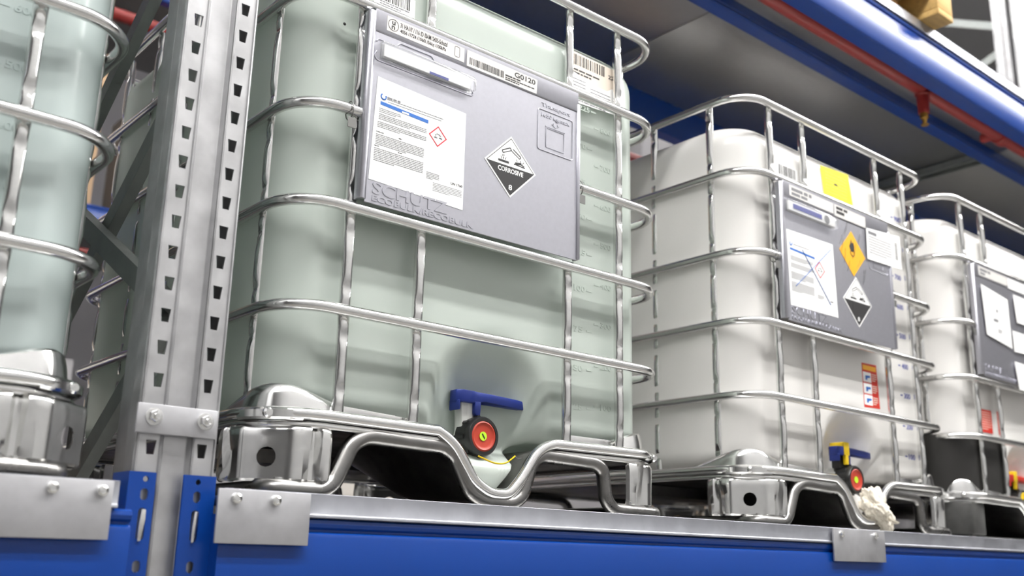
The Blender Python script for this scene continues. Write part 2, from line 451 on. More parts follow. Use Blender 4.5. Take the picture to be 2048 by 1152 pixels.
# sprinkler pipe
sp = thing('sprinkler_pipe', 'dark red sprinkler pipe running under the upper deck behind the blue beam', 'pipe', (0, .098, 1.592))
obj('pipe', MB().tube([(POST_X+.075, 0, 0), (4.95, 0, 0)], .029, 20).mesh('pipe', 40), 'red_pipe', sp)
for px, kind in ((2.0, 0), (2.62, 1)):
    if kind == 0:
        d = obj('drop_fitting', MB().lathe([(.026, .01), (.026, -.03), (.022, -.034), (.019, -.10), (.016, -.10)], 'z', 18, (px, 0, 0)).mesh('drop_fitting'), 'red_pipe', sp)
        obj('sprinkler_head', MB().lathe([(.014, -.10), (.014, -.118), (.010, -.122), (.006, -.14), (.014, -.142), (.014, -.144)], 'z', 16, (px, 0, 0)).mesh('sprinkler_head'), 'brass', d)
    else:
        d = obj('coupling', MB().lathe([(.034, -.03), (.038, -.024), (.038, .024), (.034, .03)], 'x', 20, (px, 0, 0)).mesh('coupling'), 'red_pipe', sp)
        obj('outlet', MB().lathe([(.020, .0), (.020, .062), (.016, .066)], 'y', 16, (px-.03, 0, 0)).mesh('outlet'), 'red_pipe', d)
        obj('plug', MB().lathe([(.012, -.058), (.012, -.02)], 'y', 14, (px+.03, 0, .0)).mesh('plug'), 'brass', d)

rp2 = thing('sprinkler_pipe', 'dark red sprinkler pipe behind the rear beam, glimpsed at the top left beside the post', 'pipe', (0, 1.16, 1.52))
obj('pipe', MB().tube([(-3.2, 0, 0), (4.9, 0, 0)], .034, 16).mesh('pipe', 40), 'red_pipe', rp2)

# ------------------------------------------------------------------ intermediate bulk containers
BARS = [1.15, .94, .719, .535, .346]; RIM_Z = .165
HW, DY, RC = .5, 1.09, .095
def lx(x):
    # the cage stands a little inside the pallet on its left side
    return x if x > -.3 else -.3-(-x-.3)*.91
TR = .0105
def rrect(hw, y0, y1, r, n=8, start='front'):
    # rounded rectangle counterclockwise from front-left to front-right ...
    out = []
    for cx, cy, a0 in ((hw-r, y0+r, -PI/2), (hw-r, y1-r, 0), (-hw+r, y1-r, PI/2), (-hw+r, y0+r, PI)):
        for k in range(n+1):
            a = a0+PI/2*k/n
            out.append((cx+r*math.cos(a), cy+r*math.sin(a)))
    return out
def hloop(z): return MB().tube([(lx(x), y, z) for x, y in rrect(HW-TR, TR-TR, DY-TR, RC, 10)], TR, 12, True).mesh('horizontal_tube', 60)
def hopen(z, xa, xb):
    loop = rrect(HW-TR, 0, DY-TR, RC, 10)   # starts at front right corner, ends front left corner
    path = [(xb, 0, z)]+[(lx(x), y, z) for x, y in loop]+[(xa, 0, z)]
    return MB().tube(path, TR, 12, False).mesh('horizontal_tube', 60)
def vtube_mesh(z0, z1):
    # welded upright tube, flattened where it meets each horizontal tube; outside faces -y
    seg = 14; zs = []
    z = z0
    cross = [b for b in BARS+[RIM_Z] if z0-.03 <= b <= z1+.03]
    while z < z1:
        zs.append(z)
        near = min(abs(z-c) for c in cross)
        z += .006 if near < .075 else .03
    zs.append(z1)
    V = []
    for z in zs:
        near = min(abs(z-c) for c in cross)
        flat = math.exp(-(near/.022)**4)
        g = math.exp(-((near-.043)/.013)**2)
        for k in range(seg):
            a = 2*PI*k/seg-PI/2
            ux, uy = math.cos(a), math.sin(a)
            rx = TR*(1+.12*flat); ry = TR*(1-.30*flat)
            dent = .62*g*max(0, -uy)**3
            V.append((rx*ux, ry*uy+TR*dent, z))
    n = len(zs)
    F = [(i*seg+k, i*seg+(k+1) % seg, (i+1)*seg+(k+1) % seg, (i+1)*seg+k) for i in range(n-1) for k in range(seg)]
    F += [tuple(range(seg))[::-1], tuple((n-1)*seg+k for k in range(seg))]
    return mesh('upright_tube', V, F, 50)
ME = dict(h1=hloop(BARS[0]), h2=hloop(BARS[1]), h3=hopen(BARS[2], -.343, .198), h4=hloop(BARS[3]), h5=hloop(BARS[4]),
          vfull=vtube_mesh(RIM_Z, BARS[0]-.004), vlow=vtube_mesh(RIM_Z, BARS[3]-.004), vtop=vtube_mesh(BARS[1]+.004, BARS[0]-.004))

RIMV = [(-.145, .163), (-.118, .150), (-.096, .132), (-.056, .078), (-.018, .058), (.028, .058), (.060, .090), (.096, .140), (.120, .156), (.145, .163)]
def dip_at(x):
    if x <= RIMV[0][0] or x >= RIMV[-1][0]: return 0
    for (a, za), (b, zb) in zip(RIMV, RIMV[1:]):
        if a <= x <= b: return RIM_Z-(za+(zb-za)*(x-a)/(b-a))
def bottle_mesh():
    hw, yf, yb, rc = .480, .030, DY-.034, .125
    zt, zb, Rt, Rb = 1.105, .168, .075, .045
    levels = [(zb, .40), (zb, .28), (zb, .18), (zb, .11), (zb, .07)]
    for k in range(9):
        a = -PI/2+PI/2*k/8; levels.append((zb+Rb+Rb*math.sin(a), Rb*(1-math.cos(a))))
    nz = 46
    for k in range(1, nz): levels.append((zb+Rb+(zt-Rt-zb-Rb)*k/nz, 0))
    for k in range(11):
        a = PI/2*k/10; levels.append((zt-Rt+Rt*math.sin(a), Rt*(1-math.cos(a))))
    V = []; F = []; nc, nf, ns = 12, 72, 14
    def ring(d):
        h, y0, y1, r = hw-d, yf+d, yb-d, max(rc-d*.55, .04)
        pts = []
        for k in range(nf): pts.append((-(h-r)+2*(h-r)*k/nf, y0, 1))
        for cx, cy, a0, nn, (ex, ey) in ((h-r, y0+r, -PI/2, ns, (0, 1)), (h-r, y1-r, 0, ns, (-1, 0)), (-h+r, y1-r, PI/2, ns, (0, -1)), (-h+r, y0+r, PI, 0, (0, 0))):
            for k in range(nc if nn == 0 else nc+1):
                a = a0+PI/2*k/nc; pts.append((cx+r*math.cos(a), cy+r*math.sin(a), 0))
            if nn:
                L = (y1-y0-2*r) if ex == 0 else 2*(h-r)
                for k in range(1, nn): pts.append((pts[-k][0]+0, 0, 0) if False else (cx+r*math.cos(a0+PI/2)+ex*L*k/nn, cy+r*math.sin(a0+PI/2)+ey*L*k/nn, 0))
        return pts
    for z, d in levels:
        for x, y, front in ring(d):
            zz = z
            if y < .4:
                # outlet sump at the front
                w = smooth01(.30, .20, z)*smooth01(.40, .15, y)
                zz = z-.97*dip_at(x)*w
            if y < yf+.14:
                pr = .012*smooth01(.408, .372, abs(x))*smooth01(.955, .90, z)
                xc = .015
                dd = .165-(abs(x-xc) if z < .21 else math.hypot(x-xc, z-.21))
                pr += .064*smooth01(0, .10, dd)*(1-.85*smooth01(.150, .105, zz))
                if front and z < zb+Rb and d <= Rb: y -= d*.9*min(1, dip_at(x)/.03)
                if front and d <= Rb: y -= .013*min(1, dip_at(x)/.04)*smooth01(.155, .115, zz)
                y = y+pr*(1 if front else smooth01(yf+.14, yf+.05, y))
            V.append((lx(x), y, zz))
    n = len(V)//len(levels)
    for i in range(len(levels)-1):
        for k in range(n):
            F.append((i*n+k, i*n+(k+1) % n, (i+1)*n+(k+1) % n, (i+1)*n+k))
    F += [tuple(range(n))[::-1], tuple((len(levels)-1)*n+k for k in range(n))]
    me = mesh('bottle', V, F, 0); me.shade_smooth()
    return me
BOT = {}
def bottle(m):
    if m not in BOT:
        me = bottle_base.copy(); me.materials.append(MATS[m]); BOT[m] = me
    return BOT[m]
bottle_base = bottle_mesh()

def rim_path(dz, inset=0, yoff=0):
    loop = rrect(HW-inset, 0+inset+yoff, DY-inset, RC+.02, 12)
    front = [(x, inset+yoff, z) for x, z in RIMV]
    return [(x, y, z+dz) for x, y, z in round_path(front, .016, 4)]+[(x, y, RIM_Z+dz) for x, y in loop]
ME['rim'] = MB().tube(rim_path(-.004, .006, -.004), .0105, 12, True).mesh('tray_rim', 60)
ME['rim2'] = MB().tube(rim_path(-.021, .010, -.004), .0062, 8, True).mesh('lower_lip', 60)
def tray_mesh():
    nx, ny = 80, 24; V = []; F = []
    xs = [-.488+.976*i/nx for i in range(nx+1)]; ys = [.006+(DY-.02)*(j/ny)**1.5 for j in range(ny+1)]
    for y in ys:
        for x in xs:
            V.append((x, y, .1505-dip_at(x)*smooth01(.55, .22, y)))
    for j in range(ny):
        for i in range(nx):
            a = j*(nx+1)+i
            xm, ym = xs[i]+.006, ys[j]+.01
            if abs(xm) > HW-.06 and (ym < .06 or ym > DY-.08): continue
            F.append((a, a+1, a+nx+2, a+nx+1))
    return mesh('tray_sheet', V, F, 40)
ME['tray'] = tray_mesh()
SKID = [(-.450, .0375), (-.372, .0375), (-.352, .052), (-.322, .120), (-.292, .1365), (-.128, .1325), (-.100, .120), (-.060, .052), (-.030, .0385), (.040, .0385), (.066, .054), (.088, .118), (.112, .1365), (.262, .1325), (.288, .120), (.296, .060), (.318, .0400), (.455, .0375)]
ME['skid'] = MB().tube([(-.462, .30, .0375)]+round_path([(-.462, .20, .0375), (-.462, .012, .0375)]+[(x+.004, .012, z) for x, z in SKID[1:-1]]+[(.462, .012, .0375), (.462, .20, .0375)], .026, 4)+[(.462, .30, .0375)], .0150, 12).mesh('skid_tube', 60)
ME['skid_r'] = MB().tube(round_path([(x, DY-.03, z) for x, z in SKID], .022, 3), .0150, 8).mesh('skid_tube', 60)
ME['runner'] = MB().tube([(0, .03, .0375), (0, DY-.04, .0375)], .0148, 10).mesh('runner_tube', 60)
ME['cross'] = MB().box(-.42, .42, .46, .58, .118, .147).mesh('cross_bearer', 0)

def corner_curve(s, r=.115):
    # arc-length s from the middle of the front-left corner (positive towards +x along the front); returns x,y,nx,ny
    L = r*PI/2
    if s > L/2:
        return (-HW+r+(s-L/2), 0, 0, -1)
    if s < -L/2:
        return (-HW, r+(-s-L/2), -1, 0)
    a = -3*PI/4+s/r
    return (-HW+r+r*math.cos(a), r+r*math.sin(a), math.cos(a), math.sin(a))
def foot_mesh():
    ks = []
    marks = [.117, .113, .109, .100, .094, .090, .086, .082, .078, .074, .062, .051, .046, .041, .037, .030, .022, .014, .007]
    S = sorted([-m for m in marks]+[0]+marks)
    z0, z1 = .050, .139
    Z = [z0, z0+.004, z0+.012, .074, .080, .086, .092, .098, .104, .112, .122, z1-.006, z1-.002, z1]
    def off(s, z):
        a = abs(s); t = (z-z0)/(z1-z0)
        o = 0
        gw = .0085+.0060*(1-t)       # groove widens downwards
        g = max(0, 1-abs(a-.083)/gw); o -= .014*min(1, g*1.7)
        if a < .048: o -= .0028*smooth01(.048, .037, a)
        if a > .109: o -= .010*((a-.109)/.008)**2
        if a > .100 and (z > z1-.016 or z < z0+.012): o -= .002
        o -= .001*(1-t)
        e = min(z-z0, z1-z)
        if e < .004: o -= .0035*(1-e/.004)
        return o
    V = []; idx = {}
    for j, z in enumerate(Z):
        for i, s in enumerate(S):
            x, y, nx, ny = corner_curve(s)
            if abs(s) < .04:   # flat middle facet
                x0, y0, _, _ = corner_curve(-.04); x1, y1, _, _ = corner_curve(.04); t = (s+.04)/.08
                x, y, nx, ny = x0+(x1-x0)*t, y0+(y1-y0)*t, -.7071, -.7071
            o = off(s, z)+.002
            V.append(Vector((x+nx*o, y+ny*o, z)))
    n = len(S); F = []
    hc = .089; hr = .0165
    for j in range(len(Z)-1):
        for i in range(n-1):
            sm = (S[i]+S[i+1])/2; zm = (Z[j]+Z[j+1])/2
            if math.hypot(sm, zm-hc) < hr*.86: continue
            F.append((j*n+i, j*n+i+1, (j+1)*n+i+1, (j+1)*n+i))
    # snap the rim of the hole onto a circle
    from collections import Counter
    ec = Counter()
    for f in F:
        for a, b in zip(f, f[1:]+f[:1]): ec[tuple(sorted((a, b)))] += 1
    hv = set()
    for (a, b), c in ec.items():
        if c == 1:
            for v in (a, b):
                i, j = v % n, v//n
                if 0 < i < n-1 and 0 < j < len(Z)-1: hv.add(v)
    fx = (corner_curve(-.04), corner_curve(.04)); tdir = Vector((fx[1][0]-fx[0][0], fx[1][1]-fx[0][1], 0)).normalized()
    c0 = None
    for v in hv:
        i, j = v % n, v//n
        s, z = S[i], Z[j]; ang = math.atan2(z-hc, s)
        base = V[v]; V[v] = base+tdir*(hr*math.cos(ang)-s)+Vector((0, 0, hc+hr*math.sin(ang)-z))
    me = mesh('corner_foot', V, F, 22)
    bm = bmesh.new(); bm.from_mesh(me)
    bmesh.ops.solidify(bm, geom=bm.faces[:], thickness=.002)
    bm.to_mesh(me); bm.free(); me.shade_smooth(); me.set_sharp_from_angle(angle=math.radians(25))
    return me
ME['foot'] = foot_mesh()
def mirror_mesh(me, mx, my, name):
    V = [((-v.co.x if mx else v.co.x), (DY-v.co.y if my else v.co.y), v.co.z) for v in me.vertices]
    m2 = mesh(name, V, [tuple(p.vertices) for p in me.polygons], 25)
    return m2
ME['foot_fr'] = mirror_mesh(ME['foot'], True, False, 'corner_foot')
for v in ME['foot_fr'].vertices: v.co.x += .013*smooth01(.37, .465, v.co.x)
ME['foot_bl'] = mirror_mesh(ME['foot'], False, True, 'corner_foot')
ME['foot_br'] = mirror_mesh(ME['foot'], True, True, 'corner_foot')
def guard_mesh():
    # raised sheet at the tray corner that cups the bottle
    V = []; F = []; N = 30
    for i in range(N+1):
        s = -.20+.40*i/N
        x, y, nx, ny = corner_curve(s, .105)
        x -= nx*.020; y -= ny*.020
        h = .006+.045*math.cos(min(1, abs(s)/.20)*PI/2)**1.2
        hs = [0, .6, .92, 1.0]
        for k, q in enumerate(hs):
            inn = .0 if q < .9 else (.002 if q < .99 else .007)
            V.append((x-nx*inn-nx*q*.006, y-ny*inn-ny*q*.006, RIM_Z-.002+h*q))
    for i in range(N):
        for k in range(3):
            F.append((i*4+k, (i+1)*4+k, (i+1)*4+k+1, i*4+k+1))
    me = mesh('corner_guard', V, F, 50)
    return me
ME['guard'] = guard_mesh()
ME['guard_fr'] = mirror_mesh(ME['guard'], True, False, 'corner_guard')
ME['guard_bl'] = mirror_mesh(ME['guard'], False, True, 'corner_guard')
ME['guard_br'] = mirror_mesh(ME['guard'], True, True, 'corner_guard')
ME['upl'] = bevel_mesh(MB().prism([(-.340, RIM_Z), (-.182, RIM_Z), (-.182, RIM_Z+.012), (-.340, RIM_Z+.020)], 'y', .022, .026).mesh('upstand', 0), .0015)
ME['upr'] = bevel_mesh(MB().prism([(.195, RIM_Z), (.345, RIM_Z), (.345, RIM_Z+.014), (.330, RIM_Z+.020), (.205, RIM_Z+.020), (.195, RIM_Z+.014)], 'y', .022, .026).mesh('upstand', 0), .0015)
# rim clip with a bolt at each front corner
def clip_mesh(sx):
    mb = MB(); V = []; F = []
    N = 12
    for i in range(N+1):
        s = -.058+.116*i/N
        x, y, nx, ny = corner_curve(s, .115)
        e = 1-abs(s)/.058; o = .0025+.003*min(1, e*3)
        for z in (RIM_Z-.016, RIM_Z-.012, RIM_Z+.000, RIM_Z+.004):
            oo = o-(.004 if z in (RIM_Z-.016, RIM_Z+.004) else 0)
            V.append((sx*(x+nx*oo)*1.0, y+ny*oo, z))
    for i in range(N):
        for k in range(3): F.append((i*4+k, (i+1)*4+k, (i+1)*4+k+1, i*4+k+1))
    mb.add(V, F)
    x, y, nx, ny = corner_curve(0, .115)
    mb.lathe([(.009, .0), (.009, -.004), (.006, -.008)], 'y', 10, (sx*(x+nx*.004), y+ny*.004, RIM_Z-.006))
    return mb.mesh('rim_clip', 35)
ME['clip_l'] = clip_mesh(1); ME['clip_r'] = clip_mesh(-1)
def small_bolt():
    return MB().lathe([(.009, .0), (.009, -.010), (.006, -.012), (.006, -.024)], 'z', 10).mesh('foot_bolt', 35)
ME['fbolt'] = small_bolt()

# label plate ---------------------------------------------------------------
PX0, PX1 = -.338, .192
def plate_mesh():
    mb = MB()
    mb.box(PX0, PX1, -.0125, -.0105, .547, .886)
    mb.prism([(-.0125, .886), (-.0105, .886), (-.0105, .890), (-.0125, .932), (-.0145, .932), (-.0145, .889)], 'x', PX0, PX1)
    # folded left side, deep rolled edge
    mb.prism([(PX0-.012, .004), (PX0-.0135, -.009), (PX0-.010, -.0150), (PX0-.004, -.0165), (PX0+.003, -.0135), (PX0+.003, -.0105), (PX0-.003, -.0105), (PX0-.005, .004)], 'z', .552, .926)
    # right edge fold
    mb.prism([(PX1-.004, -.0105), (PX1-.004, -.0150), (PX1+.003, -.0165), (PX1+.006, -.012), (PX1+.006, .006), (PX1+.002, .006), (PX1+.002, -.0105)], 'z', .550, .905)
    return bevel_mesh(mb.mesh('label_plate', 0), .0008, 1)
ME['plate'] = plate_mesh()
YP = -.0128
def emboss(parent):
    items = [('SCHUTZ', -.322, .5665, .168, .024), ('ECOBULK/RECOBULK', -.322, .5525, .232, .0115), ('Transport', .084, .866, .084, .011), ('1650 kg max', .084, .842, .082, .0125)]
    for s, x, z, w, h in items:
        o = obj('embossed_lettering', text_mesh(s, w, h, .0011), 'plate_steel', parent, (x, YP+.0003, z))
    mb = MB()
    mb.tube(round_path([(.074, YP, .860), (.175, YP, .860), (.175, YP, .768), (.074, YP, .768)], .006, 3, True), .0012, 6, True)
    mb.tube(round_path([(.098, YP, .778), (.098, YP, .822), (.150, YP, .822), (.150, YP, .778)], .002, 2, True), .0011, 6, True)
    mb.tube([(.096, YP, .825), (.152, YP, .825)], .0013, 6)
    mb.tube([(.119, YP, .838), (.119, YP, .834), (.114, YP, .834), (.1245, YP, .8285), (.135, YP, .834), (.130, YP, .834), (.130, YP, .838)], .0008, 5)
    obj('embossed_frame', mb.mesh('embossed_frame', 50), 'plate_steel', parent)
def sticker(parent, name, quad, m, y, label=None, thick=.0005):
    # quad: list of (x, z) corners counterclockwise
    o = obj(name, MB().prism(quad, 'y', y-thick, y).mesh(name, 0), m, parent)
    if label: o['label'] = label
    return o
def rect(x0, x1, z0, z1): return [(x0, z0), (x1, z0), (x1, z1), (x0, z1)]
def bars_print(parent, x0, x1, z0, z1, y, n=26, seed=1, m='ink', skew=0):
    rnd = random.Random(seed); mb = MB(); x = x0
    w = (x1-x0)/n
    while x < x1-w:
        a = w*rnd.choice((.35, .35, .7, 1.0)); mb.prism([(x, z0), (x+a, z0), (x+a, z1), (x, z1)], 'y', y-.0003, y); x += a+w*rnd.choice((.4, .5, .9))
    o = obj('barcode', mb.mesh('barcode', 0), m, parent); o['kind'] = 'stuff'; return o
def lines_print(parent, blocks, y, m='ink_grey', seed=3, name='small_print'):
    rnd = random.Random(seed); mb = MB()
    for x0, x1, ztop, nl, pitch, hgt in blocks:
        for i in range(nl):
            z = ztop-i*pitch; x = x0; xe = x0+(x1-x0)*(1 if i < nl-1 else rnd.uniform(.4, .8))
            while x < xe:
                w = rnd.uniform(1.5, 5)*hgt*1.2
                mb.prism([(x, z-hgt), (min(x+w, xe), z-hgt), (min(x+w, xe), z), (x, z)], 'y', y-.0003, y); x += w+hgt*.6
    o = obj(name, mb.mesh(name, 0), m, parent); o['kind'] = 'stuff'; return o
def corrosive_symbol(s=1.0, ox=0, oz=0, y=0):
    # two tilted vials dripping on a slab and on a hand
    mb = MB()
    def poly(p): mb.prism([(ox+a*s, oz+b*s) for a, b in p], 'y', y-.0003, y)
    def bar(x0, z0, x1, z1, w):
        d = Vector((x1-x0, z1-z0)).normalized(); n = Vector((-d.y, d.x))*w/2
        poly([(x0+n.x, z0+n.y), (x0-n.x, z0-n.y), (x1-n.x, z1-n.y), (x1+n.x, z1+n.y)])
    bar(-.55, .62, -.05, .86, .05); bar(-.50, .50, .02, .74, .04); bar(-.55, .62, -.50, .50, .05); bar(-.05, .86, .04, .72, .05)
    bar(.12, .84, .62, .56, .05); bar(.05, .72, .56, .44, .04); bar(.62, .56, .56, .44, .05)
    for dx, dz in ((-.52, .40), (-.48, .30), (-.44, .42), (.60, .36), (.56, .26), (.64, .28)): bar(dx, dz, dx+.01, dz-.07, .045)
    bar(-.78, .08, -.12, .08, .11)
    bar(-.56, .16, -.62, .30, .03); bar(-.36, .16, -.30, .30, .03); bar(-.46, .17, -.46, .26, .03)
    bar(.28, .16, .62, .20, .12); bar(.30, .10, .90, .06, .05); bar(.60, .20, .86, .12, .06); bar(.20, .08, .32, .14, .06)
    bar(.40, .26, .34, .38, .03); bar(.74, .22, .82, .34, .03)
    return mb
def hazard_diamond(parent, cx, cz, hx, hz, y, words=True, label=None):
    D = lambda k: [(cx, cz-hz*k), (cx+hx*k, cz), (cx, cz+hz*k), (cx-hx*k, cz)]
    o = sticker(parent, 'hazard_label', D(1), 'paper', y, label)
    y2 = y-.0005
    a, b = D(.93), D(.905)
    mb = MB()
    for k in range(4):
        l = (k+1) % 4
        mb.prism([a[k], a[l], b[l], b[k]], 'y', y2-.0003, y2)
    zs = cz-.0*hz
    mb.prism([(cx, cz-hz*.905), (cx+hx*.905, cz), (cx-hx*.905, cz)], 'y', y2-.0003, y2)
    obj('black_half', mb.mesh('black_half', 0), 'ink', o)
    obj('symbol', corrosive_symbol(hx*.62, cx, cz+hz*.06, y2).mesh('symbol', 0), 'ink', o)
    y3 = y2-.0003
    if words:
        obj('lettering', text_mesh('CORROSIVE', hx*.98, hz*.155, .0003), 'paper', o, (cx-hx*.49, y3, cz-hz*.22))
    obj('lettering', text_mesh('8', hx*.13, hz*.17, .0003), 'paper', o, (cx-hx*.065, y3, cz-hz*.76))
    return o
def ghs_diamond(o, cx, cz, h, y):
    D = lambda k: [(cx, cz-h*k), (cx+h*k, cz), (cx, cz+h*k), (cx-h*k, cz)]
    mb = MB(); a, b = D(1), D(.86)
    for k in range(4):
        l = (k+1) % 4; mb.prism([a[k], a[l], b[l], b[k]], 'y', y-.0004, y)
    obj('red_diamond', mb.mesh('red_diamond', 0), 'ink_red', o)
    obj('symbol', corrosive_symbol(h*.55, cx, cz-h*.2, y).mesh('symbol', 0), 'ink', o)

def sleeve(t, x0, x1, z0, z1, navy=False):
    # clear document sleeve with a rolled paper
    s = obj('document_sleeve', bevel_mesh(MB().prism([(x0, z0), (x1-.010, z0), (x1, z0+.006), (x1, z1-.006), (x1-.006, z1), (x0, z1)], 'y', -.024, -.0135).mesh('document_sleeve', 0), .002), 'clear_sleeve', t)
    obj('folded_paper', MB().box(x0+.006, x1-.014, -.021, -.017, z0+.005, z1-.005).mesh('folded_paper', 0), 'paper', s)
    if navy:
        obj('blue_strip', MB().box(x0+.025, x0+.16, -.0225, -.0212, z0+.012, z1-.010).mesh('blue_strip', 0), 'ink_navy', s)
        obj('grey_mark', MB().lathe([(.013, -.0216), (.013, -.0212)], 'y', 20, (x0+.185, 0, (z0+z1)/2)).mesh('grey_mark', 0), 'ink_grey', s)
    else:
        obj('blue_strip', MB().box(x0+.11, x0+.155, -.0225, -.0212, z0+.004, z0+.009).mesh('blue_strip', 0), 'ink_navy', s)
    return s

def volume_marks(t, m, blue=False):
    for k, (gz, gt) in enumerate(((.249, '25'), (.332, '50'), (.417, '75'), (.508, '100'), (.591, '125'), (.674, '150'), (.757, '175'), (.843, '200'), (.929, '225'))):
        if not blue:
            obj('volume_mark', join_meshes('volume_mark', [(text_mesh(gt, .026 if len(gt) == 2 else .034, .013, .0012), 0, 0, 0), (MB().box(0, .016, -.0012, 0, -.002, .002).mesh('d', 0), .038, 0, .006)]), m, t, (.235, .0425 if gz < .9 else .0305, gz-.006))
    for lz, lt in ((.251, '100'), (.340, '200'), (.432, '300'), (.522, '400'), (.616, '500'), (.708, '600'), (.802, '700'), (.895, '800'), (.988, '900')):
        if blue:
            o = obj('volume_mark', join_meshes('volume_mark', [(text_mesh(lt, .036, .016, .0008), .020, 0, 0), (MB().box(0, .012, -.0008, 0, -.002, .002).mesh('d', 0), 0, 0, .008)]), 'ink_navy', t, (.296, .0425 if lz < .9 else .0305, lz-.006))
        else:
            o = obj('volume_mark', join_meshes('volume_mark', [(text_mesh(lt, .034, .013, .0012), .020, 0, 0), (MB().box(0, .014, -.0012, 0, -.002, .002).mesh('d', 0), 0, 0, .006)]), m, t, (.296, .0425 if lz < .9 else .0305, lz-.002))

# valve -----------------------------------------------------------------------
def valve(t, x=0.0, fwd=0.0, stem='white_plastic', band=False, cap='cap_red', handle='valve_blue', tagc='tag_green', wire=False):
    zc = .165
    body = obj('outlet_valve', MB().lathe([(.030, .150), (.030, .098), (.034, .096), (.034, .086), (.029, .084), (.029, .076)], 'y', 28, (x, 0, zc)).mesh('outlet_valve'), 'white_plastic', t)
    st = MB(); st.prism([(x-.034, .196), (x-.036, .232), (x-.018, .232), (x-.018, .216), (x+.002, .216), (x+.004, .199 if band else .190), (x+.002, .197 if band else .165), (x-.034, .197 if band else .165)], 'y', .074, .098)
    st.lathe([(.016, .170), (.016, .238)], 'z', 18, (x-.014, .088, 0))
    obj('valve_stem', bevel_mesh(st.mesh('valve_stem', 0), .0015), stem, body)
    if fwd:
        body.location.y = -fwd
        obj('outlet_pipe', MB().lathe([(.030, .072), (.0355, .074), (.0355, .150), (.030, .152)], 'y', 28, (x, 0, zc)).mesh('outlet_pipe'), 'white_plastic', body)
    # cap
    rib = lambda a: 1+(.085 if (a % (PI/4)) < .16 else 0)
    c = obj('screw_cap', MB().lathe([(.036, .092), (.0385, .089), (.0385, .060)], 'y', 96, (x, 0, zc), rfun=rib).lathe([(.0385, .0605), (.0385, .050), (.036, .046), (.030, .046), (.029, .050), (.002, .050)], 'y', 40, (x, 0, zc)).mesh('screw_cap', 35), 'black_plastic', t)
    c.location.y = -fwd
    obj('cap_disc', MB().lathe([(.0295, .0495), (.0295, .0470), (.0265, .0455), (.0235, .0475), (.020, .0485), (.002, .0480)], 'y', 36, (x, 0, zc)).mesh('cap_disc', 50), cap, c)
    gs = obj('seal_sticker', MB().lathe([(.0088, .0476), (.0088, .0468), (.001, .0468)], 'y', 24, (x-.001, 0, zc)).mesh('seal_sticker', 30), tagc, c)
    if not band:
        obj('print_mark', MB().prism([(x-.005, zc+.004), (x-.003, zc+.0055), (x+.003, zc-.003), (x+.002, zc-.006)], 'y', .0462, .0468).mesh('print_mark', 0), 'ink', c)
    # handle
    hb = MB()
    prof = [(-.042, -.010), (-.040, .012), (-.030, .021), (.000, .022), (.018, .015), (.030, .014), (.046, .018), (.108, .012), (.138, .005), (.140, -.006), (.110, -.012), (.046, -.014), (.030, -.012), (.004, -.014), (-.004, -.020), (-.030, -.020)]
    z0, z1 = .230, .254
    n = len(prof); V = []
    def zt(u): return z1 if u < .02 else z1-.004*(u-.02)/.1
    def zb(u): return z0 if u < .02 else z0+.006-.004*(u-.02)/.1
    for f in (zb, zt):
        for u, v in prof: V.append((x-.010+u, .082+v, f(u)))
    hb.add(V, [(i, (i+1) % n, n+(i+1) % n, n+i) for i in range(n)]+[tuple(range(n))[::-1], tuple(range(n, 2*n))])
    hb.prism([(x-.050, .214), (x-.050, .234), (x-.046, .234), (x-.046, .214)], 'y', .064, .096)
    hb.prism([(x-.010, .210), (x-.010, .234), (x+.006, .234), (x+.004, .205), (x-.002, .203)], 'y', .064, .098)
    h = obj('valve_handle', bevel_mesh(hb.mesh('valve_handle', 0), .002), handle, body)
    if band:
        obj('yellow_clip', bevel_mesh(MB().box(x-.030, x-.004, .060, .106, .230, .266).box(x-.024, x-.010, .060, .070, .205, .232).mesh('yellow_clip', 0), .002), 'yellow', body)
    if wire:
        w = obj('seal_wire', MB().tube(round_path([(x-.026, .030, .124), (x+.004, .016, .111), (x+.032, .016, .113), (x+.058, .020, .130)], .02, 5), .0016, 6).mesh('seal_wire', 60), 'yellow', t)
        obj('wire_end', MB().tube([(x+.058, .020, .130), (x+.067, .022, .125), (x+.078, .023, .128)], .0009, 5).mesh('wire_end', 60), 'dark_steel', w)

